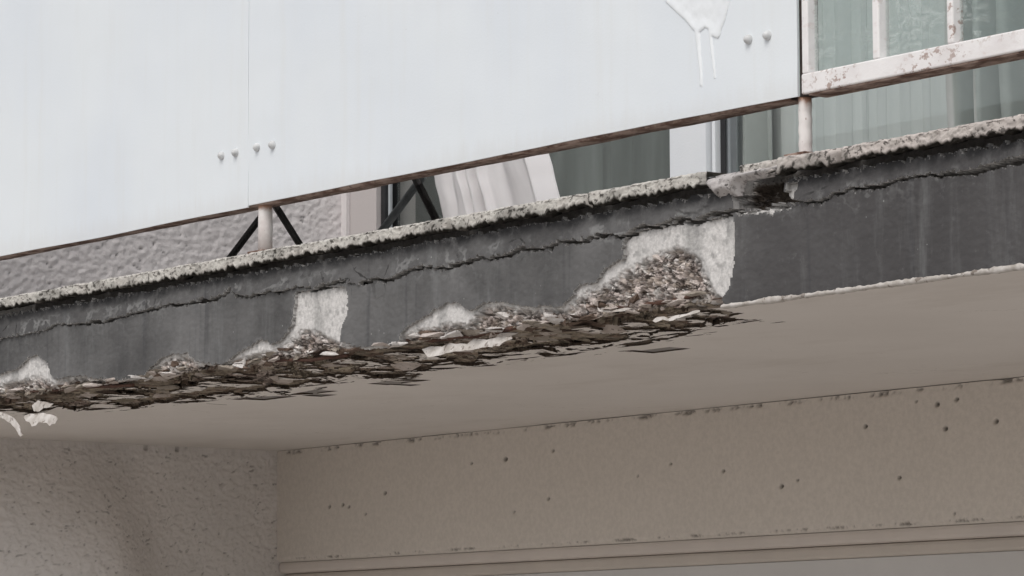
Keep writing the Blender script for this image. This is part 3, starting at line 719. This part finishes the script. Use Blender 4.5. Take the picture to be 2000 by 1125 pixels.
def hang(pts, Y0, Y1, thick=.002, name='paint_flake'):
    # a skin of paint that hangs down from the broken edge; leans from Y0 at its top to Y1 at its bottom
    rn = random.Random(int(pts[0][0]*3+pts[0][1])); n0 = len(pts); ys = [p[1]+.14*p[0] for p in pts]; lo, hi = min(ys), max(ys); fine = []
    for i in range(n0):
        (xa, ya), (xb, yb_) = pts[i], pts[(i+1) % n0]; m = max(1, int(math.hypot(xb-xa, yb_-ya)/6))
        for j in range(m):
            k_ = j/m; w_ = 0 if j == 0 else 1
            fine.append((xa+(xb-xa)*k_+w_*rn.uniform(-1.5, 1.5), ya+(yb_-ya)*k_+w_*rn.uniform(-1.2, 1.2)))
    top = []
    for x, y in fine:
        k_ = (y+.14*x-lo)/max(hi-lo, 1e-6); top.append(Vector(on_y(x, y, Y0+(Y1-Y0)*k_+.004*math.sin(x*.09)+rn.uniform(-.001, .001))))
    bm = bmesh.new(); a = [bm.verts.new(p) for p in top]; b = [bm.verts.new(p+Vector((0, thick, 0))) for p in top]; n = len(a)
    bm.faces.new(a); bm.faces.new(b[::-1])
    for i in range(n): bm.faces.new((a[i], b[i], b[(i+1) % n], a[(i+1) % n]))
    bmesh.ops.triangulate(bm, faces=[f for f in bm.faces if len(f.verts) > 4])
    return put(name, bm_mesh(bm, name), M['flake'], slab)
hang([(824, 682), (842, 676), (864, 677), (880, 670), (912, 672), (926, 662), (950, 664), (972, 658), (998, 657), (1000, 662), (984, 668), (975, 676), (940, 679), (920, 684), (884, 687), (858, 694), (836, 698)], .03, .012)
hang([(46, 814), (58, 808), (70, 810), (84, 806), (98, 809), (110, 814), (112, 820), (108, 827), (97, 832), (91, 826), (76, 824), (70, 831), (62, 833), (58, 825), (50, 822)], .01, -.012)
hang([(62, 792), (74, 782), (90, 786), (104, 788), (98, 795), (84, 797), (76, 804), (66, 803)], .012, .004)
hang([(-6, 804), (12, 808), (28, 818), (38, 832), (44, 850), (40, 853), (33, 842), (20, 826), (2, 816)], .005, -.02)
hang([(1274, 626), (1282, 620), (1296, 618), (1306, 622), (1324, 615), (1340, 613), (1354, 607), (1366, 606), (1366, 609), (1346, 615), (1326, 621), (1308, 627), (1294, 624), (1280, 630)], .02, .008)
hang([(1166, 600), (1172, 605), (1188, 606), (1206, 604), (1226, 601), (1234, 602), (1226, 606), (1206, 608), (1186, 610), (1170, 608)], .02, .012)
hang([(168, 738), (182, 735), (196, 738), (192, 744), (176, 745)], .012, .008)
hang([(676, 676), (688, 668), (704, 672), (700, 678), (688, 680), (680, 690), (672, 690)], .02, .012)

# ================================================================== stucco side walls (face at X = XW, looking +X)
def stucco_wall(name, y0, y1, z0, z1, yf0, yf1, zf0, zf1, step, mat, label, bulge=False, amp=1.0):
    ys = np.unique(np.concatenate([np.linspace(y0, yf0, 4), np.arange(yf0, yf1, step), [yf1, y1]])); zs = np.unique(np.concatenate([np.linspace(z0, zf0, 4), np.arange(zf0, zf1, step), [zf1, z1]]))
    Y, Z = np.meshgrid(ys, zs, indexing='ij')
    n = fbm(Y*34+.4*fbm(Y*9, Z*9, 2), Z*48, 4); a, b, ci, _ = worley(Y*30+Z*14+.7*fbm(Y*20, Z*20, 2), Z*62-Y*10+.7*fbm(Y*20+9, Z*20, 2))
    pit = (1-sstep(.08, .30, a))*(ci > .70)*(.35+.65*sstep(-.1, .4, fbm(Y*12, Z*12, 2)))
    dsp = amp*(.0035*n+.0022*sstep(0, .5, b-a)-.006*pit)
    fine = sstep(yf0-.001, yf0+.08, Y)*sstep(zf0-.001, zf0+.06, Z)*(1-sstep(zf1-.06, zf1+.001, Z)*(z1 > zf1+.1)); dsp = dsp*fine; pit = pit*fine
    if bulge:
        dsp = dsp+.27*np.exp(-((Y-1.18)/np.where(Y < 1.18, .48, .25))**2)*sstep(2.72, 2.10, Z)  # made-up hump, shaped so the wall shades to a dark upright band
    P = np.stack([XW+dsp, Y, Z], -1)
    me = grid_mesh(name, P, None, {'pit': pit*.60})
    w = thing(name, (XW, (y0+y1)/2, z0), label, 'wall')
    put('render_coat', me, M[mat], w)
    add_box('wall_core', XW-.25, XW-.012, y0, y1, z0, z1, M[mat], w)
    return w
stucco_wall('stucco_wall', -.2, YB+.3, 0.0, ZS+.012, .70, YB, 1.9, ZS-.02, .005, 'stucco', 'rough beige stucco wall in shade under the balcony, left of the smooth beam', True)
stucco_wall('stucco_wall', 0.02, YF+.2, ZT, 5.6, .05, YF, ZT, 3.75, .007, 'stucco_up', 'rough grey stucco side wall glimpsed below the white panel on the left', False, 1.0)

# ================================================================== beam under the slab
beam = thing('concrete_beam', (-2, YB, 2.2), 'smooth beige painted beam with pinholes running below the balcony ceiling', 'beam')
ZB = 2.197
xs = np.concatenate([np.arange(XW, .15, .006), np.arange(.15, XR, .1)]); zs = np.concatenate([np.arange(ZB, ZS-.002, .0045), [ZS-.002]])
A, B = np.meshgrid(xs, zs, indexing='ij')
holes = [(752, 963, 1.3), (987, 897, 1.5), (643, 989, 1.2), (669, 986, 1.2), (681, 990, 1.0), (1071, 974, 1.0), (1413, 920, 1.0), (1526, 950, 1.3), (1310, 906, .8), (1690, 833, 1.2), (1830, 790, 1.4), (1846, 837, 1.4),
         (1868, 780, 1.1), (1945, 823, 1.4), (1756, 933, 1.1), (1558, 938, .7), (1080, 880, .9), (714, 1004, .8), (921, 905, .7), (1015, 800, .7), (1790, 784, .6), (1864, 1003, .7), (1004, 1000, .7), (1176, 812, .6), (1245, 930, .6)]
pit = np.zeros_like(A)
for (x, y, s) in holes:
    c = on_y(x, y, YB); d = np.hypot((A-c[0])*.8, B-c[2]); pit = np.maximum(pit, 1-sstep(.0025*s, .0075*s, d))
tl = fbm(A*9, A*0+1, 4); jg = fbm(A*55, B*60, 3)
seam_t = (1-sstep(.002, .012, np.abs(B-(ZS-.009+.004*fbm(A*3, A*0, 2)))+.005*jg))*sstep(.10, .55, tl+.8*jg)
bl = fbm(A*7+40, A*0+6, 4)
seam_b = (1-sstep(.002, .008, np.abs(B-(ZB+.012))+.004*jg))*sstep(.16, .6, bl+.8*jg)
pit2 = np.maximum(pit, .75*np.maximum(seam_t, seam_b))
rnd_b = .012*(1-sstep(0, .015, B-ZB))
P = np.stack([A, YB+.014*pit2+rnd_b+.0012*fbm(A*1.3, B*3, 3), B], -1)
base = np.array([.67, .62, .565]); v = sstep(-.4, .5, fbm(A*1.2, B*3, 4))[..., None]
c = base*(1-.1*v)+np.array([.58, .54, .49])*.1*v
c = c*(1-.9*pit2[..., None])+np.array([.035, .028, .024])*.9*pit2[..., None]
put('beam_face', grid_mesh('beam_face', P, c), M['beam'], beam)
bm = bmesh.new(); box(bm, XW, XR, YB+.03, YB+.55, ZB+.002, ZS-.004); put('beam_body', bm_mesh(bm, 'beam_body'), M['trim'], beam)
bm = bmesh.new(); box(bm, XW, XR, YB+.006, YB+.20, ZB-.045, ZB+.001, .014); put('trim_strip', bm_mesh(bm, 'trim_strip'), M['trim'], beam)
bm = bmesh.new(); box(bm, XW, XR, YB+.035, YB+.22, ZB-.090, ZB-.0455, .012); put('trim_board', bm_mesh(bm, 'trim_board'), M['trim_dk'], beam)
lw = add_box('ground_floor_wall', XW, XR, YB+.05, YB+.30, 0, ZB-.0915, M['wallgrey']); tag(lw, 'pale grey wall strip below the beam trim, lower right', 'wall')

# ================================================================== railing
rail = thing('balcony_railing', (0, .03, ZT), 'white steel balcony railing with sheet panels, chipped frame and rusty lower edge', 'railing')
XS = on_y(485, 300, 0.0)[0]; XE = on_y(1557, 100, 0.0)[0]
ZTOP = 4.20
def panel(x0, x1, zb, seed):
    us_ = np.linspace(x0, x1, 90); zs_ = np.linspace(zb, ZTOP, 40); A, B = np.meshgrid(us_, zs_, indexing='ij')
    dz = .0035*fbm(A*1.1+seed, A*0, 3)*(1-sstep(0, .15, B-zb))
    Y = .0015*fbm(A*2.3+seed, B*2.3, 3)
    P = np.stack([A, Y, B+dz], -1); Bk = np.stack([A, Y+.005, B+dz], -1)
    me = sheet('panel', P, Bk, np.ones((89, 39), bool)); return put('panel', me, [M['panel'], M['panel']], rail)
pa = panel(XW-.27, XS-.0008, ZP-.006, 0); pb = panel(XS+.0008, XE, ZP, 9)
def bolt(px, py, par):
    c = on_y(px, py, 0.0); bm = bmesh.new(); r = .0135; prof = [(r*math.cos(a_), -.0165*math.sin(a_)) for a_ in (0, .3, .6, .9, 1.2, 1.42)]
    rings = [[bm.verts.new((c[0]+a*math.cos(k*math.pi/8), y+.0005, c[2]+a*math.sin(k*math.pi/8))) for k in range(16)] for a, y in prof]
    for P_, Q_ in zip(rings[:-1], rings[1:]):
        for k_ in range(16): bm.faces.new((P_[k_], P_[(k_+1) % 16], Q_[(k_+1) % 16], Q_[k_])).smooth = True
    bm.faces.new(rings[-1]).smooth = True
    put('bolt', bm_mesh(bm, 'bolt'), M['bolt'], par)
for p in ((434, 304), (461, 298)): bolt(*p, pa)
for p in ((503, 288), (533, 283), (1463, 77), (1500, 69)): bolt(*p, pb)
# spilled white paint with two runs
spl = [(1296, -30), (1300, 5), (1318, 22), (1340, 42), (1352, 58), (1357, 62), (1361, 100), (1366, 140), (1367, 168), (1372, 171), (1373, 150), (1370, 110), (1367, 64), (1378, 55), (1384, 60), (1388, 100), (1393, 140), (1394, 156),
       (1398, 154), (1397, 130), (1393, 90), (1391, 72), (1402, 76), (1406, 72), (1410, 56), (1416, 40), (1422, 18), (1426, 0), (1428, -30)]
spz = [(p[0], p[2]) for p in (on_y(x, y, 0) for x, y in spl)]
gu = np.arange(min(p[0] for p in spz)-.01, max(p[0] for p in spz)+.01, .0025); gz = np.arange(min(p[1] for p in spz)-.01, max(p[1] for p in spz)+.01, .004)
A, B = np.meshgrid(gu, gz, indexing='ij'); ins = in_poly(A, B, spz); d = seg_dist(A, B, spz, True)
low = sstep(3.75, 3.45, B)
th = np.where(ins, .0005+.0024*sstep(0, .006, d)*(1-sstep(.006, .03, d)*.75)+.0012*fbm(A*22, B*16, 3)*sstep(.004, .02, d)+.0005*fbm(A*30, B*30, 3), 0)
Psp = np.stack([A, -.0008-th, B], -1); Bsp = np.stack([A, np.full_like(A, .001), B], -1)
put('paint_run', sheet('paint_run', Psp, Bsp, ins[:-1, :-1]), [M['paint'], M['paint']], pb)
# lower angle behind the sheets: its rusty underside shows
def rail_angle(x0, x1, seed):
    u = np.arange(x0, x1, .02); n = fbm(u*3+seed, u*0, 4)
    sec = [(.006, .030), (.006, -.0005), (.010, -.004), (.074, -.003), (.077, .002), (.077, .006), (.012, .006), (.012, .030)]
    P = np.zeros((len(u), len(sec)+1, 3))
    for j, (yy, zz) in enumerate(sec+sec[:1]): P[:, j] = np.stack([u, yy+0*u, ZP+zz+.0025*n-.0005], -1)
    put('rail_angle', grid_mesh('rail_angle', P), M['rust'], rail)
rail_angle(XW-.26, XS-.01, 1.0); rail_angle(XS-.005, XE-.02, 5.0)
# posts
def post(px, py, Y, r, z0, z1):
    c = on_y(px, py, Y); bm = bmesh.new(); pts = [(c[0]+.0012*math.sin(i*1.7), Y, z0+(z1-z0)*i/14) for i in range(15)]
    tube_bm(bm, pts, [r*(1+.03*math.sin(i*2.3)) for i in range(15)], 16)
    o = put('post', bm_mesh(bm, 'post'), M['post'], rail)
    put('base_plate', (lambda b: (box(b, c[0]-.04, c[0]+.04, Y-.04, Y+.04, ZT+.001, ZT+.009, .002), bm_mesh(b, 'base_plate'))[1])(bmesh.new()), M['rust'], o)
post(518, 455, .034, .0225, ZT, 4.15); post(1573, 250, .030, .0175, ZT, ZP+.001)
xq = on_y(-900, 455, .034)[0]
# framed section on the right: stiles, lower rail, wavy panes
FY0, FY1 = 0.002, .040
zr = ZP+.002
def bar_box(name, x0, x1, z0, z1, y0=FY0, y1=FY1, bev=.004):
    bm = bmesh.new(); box(bm, x0, x1, y0, y1, z0, z1, bev); return put(name, bm_mesh(bm, name), M['white'], rail)
XF0 = on_y(1565, 100, FY0)[0]
bar_box('lower_rail', XF0, XR, zr, zr+.052, FY0-.002, FY1+.004)
bar_box('lower_flange', XF0+.02, XR, zr-.004, zr-.0005, FY0+.004, FY1+.03).data.materials[0] = M['rust']
stx = [(on_y(a, 60, FY0)[0], on_y(b, 60, FY0)[0]) for a, b in ((1565, 1577), (1703, 1716), (1849, 1861), (2003, 2016), (2170, 2184))]
for a, b in stx: bar_box('stile', a, b, zr+.0525, ZTOP)
bar_box('top_rail', XF0, XR, ZTOP+.001, ZTOP+.05)
for (a, b), (c_, d_) in zip(stx[:-1], stx[1:]):
    bm = bmesh.new(); box(bm, b-.002, c_+.002, .026, .030, zr+.05, ZTOP+.002); put('pane', bm_mesh(bm, 'pane'), M['film'], rail)
# dark strip filling the slit between sheet and frame, its shade painted in
bm = bmesh.new(); box(bm, XE-.004, XF0+.012, .012, .05, ZP-.001, ZTOP); put('slit_strip', bm_mesh(bm, 'slit_strip'), M['slit'], rail)

# ================================================================== upper facade
fac = thing('facade_wall', (0, YF, ZT), 'grey facade wall of the balcony behind the railing, with a white pier between windows', 'wall')
fx = lambda px, py=380: on_y(px, py, YF)[0]
ZH = 5.25
XJ = fx(735); XP0 = fx(1320, 270); XP1 = fx(1390, 250)
add_box('jamb', XW, XJ, YF, YF+.2, ZT, ZH, M['jamb'], fac)
add_box('jamb_reveal', fx(668), fx(684), YF-.02, YF-.002, ZT, ZH, M['stucco_up'], fac)
add_box('pier', XP0, XP1, YF-.03, YF+.2, ZT, ZH, M['pier'], fac)
add_box('header', XW, XR+1.0, YF+.002, YF+.2, ZH+.001, 5.6, M['jamb'], fac)
bm = bmesh.new()
for b_ in ((XW, XR+1, YF+2.2, YF+2.3, ZT, 5.6), (XW, XR+1, YF+.2, YF+2.2, 5.61, 5.7), (XW-.1, XW-.002, YF+.2, YF+2.2, ZT, 5.6), (XR+1, XR+1.1, YF+.2, YF+2.2, ZT, 5.6), (XW, XR+1, YF+.41, YF+2.2, ZT-.1, ZT-.01)): box(bm, *b_)
put('room_wall', bm_mesh(bm, 'room_wall'), M['room'], fac)
def window(x0, x1, mull, label, dark_left=True):
    w = thing('window', ((x0+x1)/2, YF+.06, ZT), label, 'window')
    add_box('frame', x0+.001, x0+.03, YF+.02, YF+.10, ZT+.001, ZH-.001, M['gasket'] if dark_left else M['alu'], w, .003)
    add_box('frame', x0+.031, x0+.045, YF+.035, YF+.05, ZT+.001, ZH-.001, M['alu'], w, .003)
    add_box('frame', x1-.04, x1-.001, YF+.02, YF+.10, ZT+.001, ZH-.001, M['gasket'] if dark_left else M['alu'], w, .003)
    add_box('bottom_rail', x0+.056, x1-.041, YF+.03, YF+.09, ZT+.001, ZT+.045, M['alu'], w, .003)
    add_box('top_rail', x0+.056, x1-.041, YF+.03, YF+.09, ZH-.06, ZH-.001, M['alu'], w, .003)
    xs_ = [x0+.056]+mull+[x1-.041]
    for m in mull: add_box('mullion', m-.012, m+.012, YF+.03, YF+.085, ZT+.0455, ZH-.0605, M['gasket'], w, .003)
    for a, b in zip(xs_[:-1], xs_[1:]): add_box('pane', a+.012, b-.012, YF+.055, YF+.060, ZT+.046, ZH-.061, M['glass'], w)
    return w
window(XJ+.002, XP0-.002, [fx(930)], 'dark green window behind the hanging white cloth, left of the white pier')
wr = window(XP1+.004, XR+.95, [], 'wide pale window with curtains, right of the white pier', False)
add_box('sash_strip', fx(1402, 250), fx(1411, 250), YF+.012, YF+.019, ZT+.001, ZH-.002, M['gasket'], wr, .002)
add_box('sash_strip', fx(1394, 250), fx(1400, 250), YF-.01, YF+.018, ZT+.001, ZH-.002, M['pier'], wr, .002)

def curtain(name, x0, x1, folds, amp, mat, label, Y=YF+.16, flat=0.0, lean=0.0, ph=0.0):
    n = int(max(40, folds*26)); u = np.linspace(0, 1, n); zs_ = np.linspace(ZT+.02, ZH-.05, 14)
    A, B = np.meshgrid(u, zs_, indexing='ij'); k_ = (B-zs_[0])/(zs_[-1]-zs_[0])
    th = 2*np.pi*(folds*A+.35*fbm(A*folds*.5+ph, A*0, 2))+ph
    s = .5-1.5*np.exp(-(np.abs(np.sin(th/2))/.22)**2) if amp > .03 else np.sin(th)
    P = np.stack([x0+(x1-x0)*A+lean*k_*(1-A)+.012*np.sin(2*th), Y+amp*s*(.8+.3*fbm(A*folds, k_*2, 2)), B], -1)
    o = put(name, grid_mesh(name, P), M[mat]); return tag(o, label, 'curtain')
fc = lambda px, py=250: on_y(px, py, YF+.16)[0]
curtain('curtain', fc(1386), fc(1492), 3.6, .09, 'curtain', 'folded sage curtain beside the white pier, behind glass', ph=1.0)
curtain('sheer_curtain', fc(1425), fc(1890), 11, .008, 'sheer', 'flat pale sheer curtain in the middle of the wide right window', YF+.25)
curtain('curtain', fc(1866), fc(2180), 6.5, .13, 'curtain', 'deeply folded sage curtain at the right edge of the picture', lean=-.10, ph=.6)
curtain('dark_curtain', fc(1060), fc(1330), 3.0, .02, 'dkcurtain', 'dim grey green curtain behind the dark window, left of the white pier', ph=2.0)

# ================================================================== folding rack and cloth on the balcony
rk = thing('drying_rack', (-1.9, .9, ZT), 'folding clothes rack with crossed black legs standing behind the white panel', 'clothes rack')
def leg(pA, pB, yA, yB, r, mat, ext=1.15):
    a = on_y(*pA, yA); b = on_y(*pB, yB); d = b-a
    kf = (ZT+.006-a[2])/d[2]; lo = a+d*kf                               # down to the floor
    kt = (ZT+.62-a[2])/d[2]; hi = a+d*kt
    o = add_tube('leg', [lo, a, b, hi], r, M[mat], rk, 12)
    add_tube('rubber_foot', [lo+np.array([0, 0, -.005]), lo+(a-lo)/np.linalg.norm(a-lo)*.03], r*1.25, M['gasket'], o, 12)
    return lo, hi
la = leg((505, 430), (447, 507), .95, .70, .0125, 'rack'); lb = leg((540, 405), (592, 488), .80, 1.05, .0125, 'rack')
lc = leg((822, 350), (738, 462), 1.15, .80, .014, 'rackgrey'); ld = leg((815, 355), (857, 440), 1.0, 1.22, .014, 'rack')
EX = 2.05
far = lambda a, b: a+(b-a)*EX
for a, b in ((la[1], lc[1]), (lb[1], ld[1])): add_tube('top_rail', [a, far(a, b)], .011, M['rack'], rk, 10)
for i in range(1, 6):
    k_ = i/6.0; add_tube('rod', [la[1]+(lb[1]-la[1])*k_, far(la[1], lc[1])+(far(lb[1], ld[1])-far(la[1], lc[1]))*k_], .004, M['rackgrey'], rk, 8)
YC = 1.12
cl = [(858, 1), (1056, 1)]
nU, nZ = 120, 40
A, B = np.meshgrid(np.linspace(0, 1, nU), np.linspace(0, 1, nZ), indexing='ij')
x_tl, x_tr = on_y(846, 330, YC)[0], on_y(1046, 303, YC)[0]; x_bl, x_br = on_y(862, 445, YC)[0], on_y(1072, 402, YC)[0]
z_hi = ZT+.62; z_lo = ZT+.05
z_ref_t, z_ref_b = on_y(950, 320, YC)[2], on_y(950, 425, YC)[2]
kk = (z_hi+(z_lo-z_hi)*B-z_ref_t)/(z_ref_b-z_ref_t); kk = np.clip(kk, -.6, 1.6)
xl = x_tl+(x_bl-x_tl)*kk; xr_ = x_tr+(x_br-x_tr)*kk
fold = np.exp(-((A-.28)/.20)**2)
rid = sum(d_*np.exp(-((A-a_-.02*np.sin(B*3+a_*20))/w_)**2) for a_, w_, d_ in ((.14, .035, .02), (.27, .022, -.03), (.36, .02, -.032), (.43, .016, .024), (.50, .022, -.03), (.62, .05, .012)))
Yc = YC+rid+.005*fbm(A*5, B*2.0, 3)+.02*B+.05*sstep(.90, 1.0, A)-.012*np.exp(-((A-.9)/.02)**2)
P = np.stack([xl+(xr_-xl)*A+.004*fbm(B*6, A*3, 2), Yc, z_hi+(z_lo-z_hi)*B], -1)
co = put('cloth', grid_mesh('cloth', P), M['cloth']); tag(co, 'white cotton cloth hanging in loose folds in front of the dark window', 'cloth')
sol = co.modifiers.new('thick', 'SOLIDIFY'); sol.thickness = .002
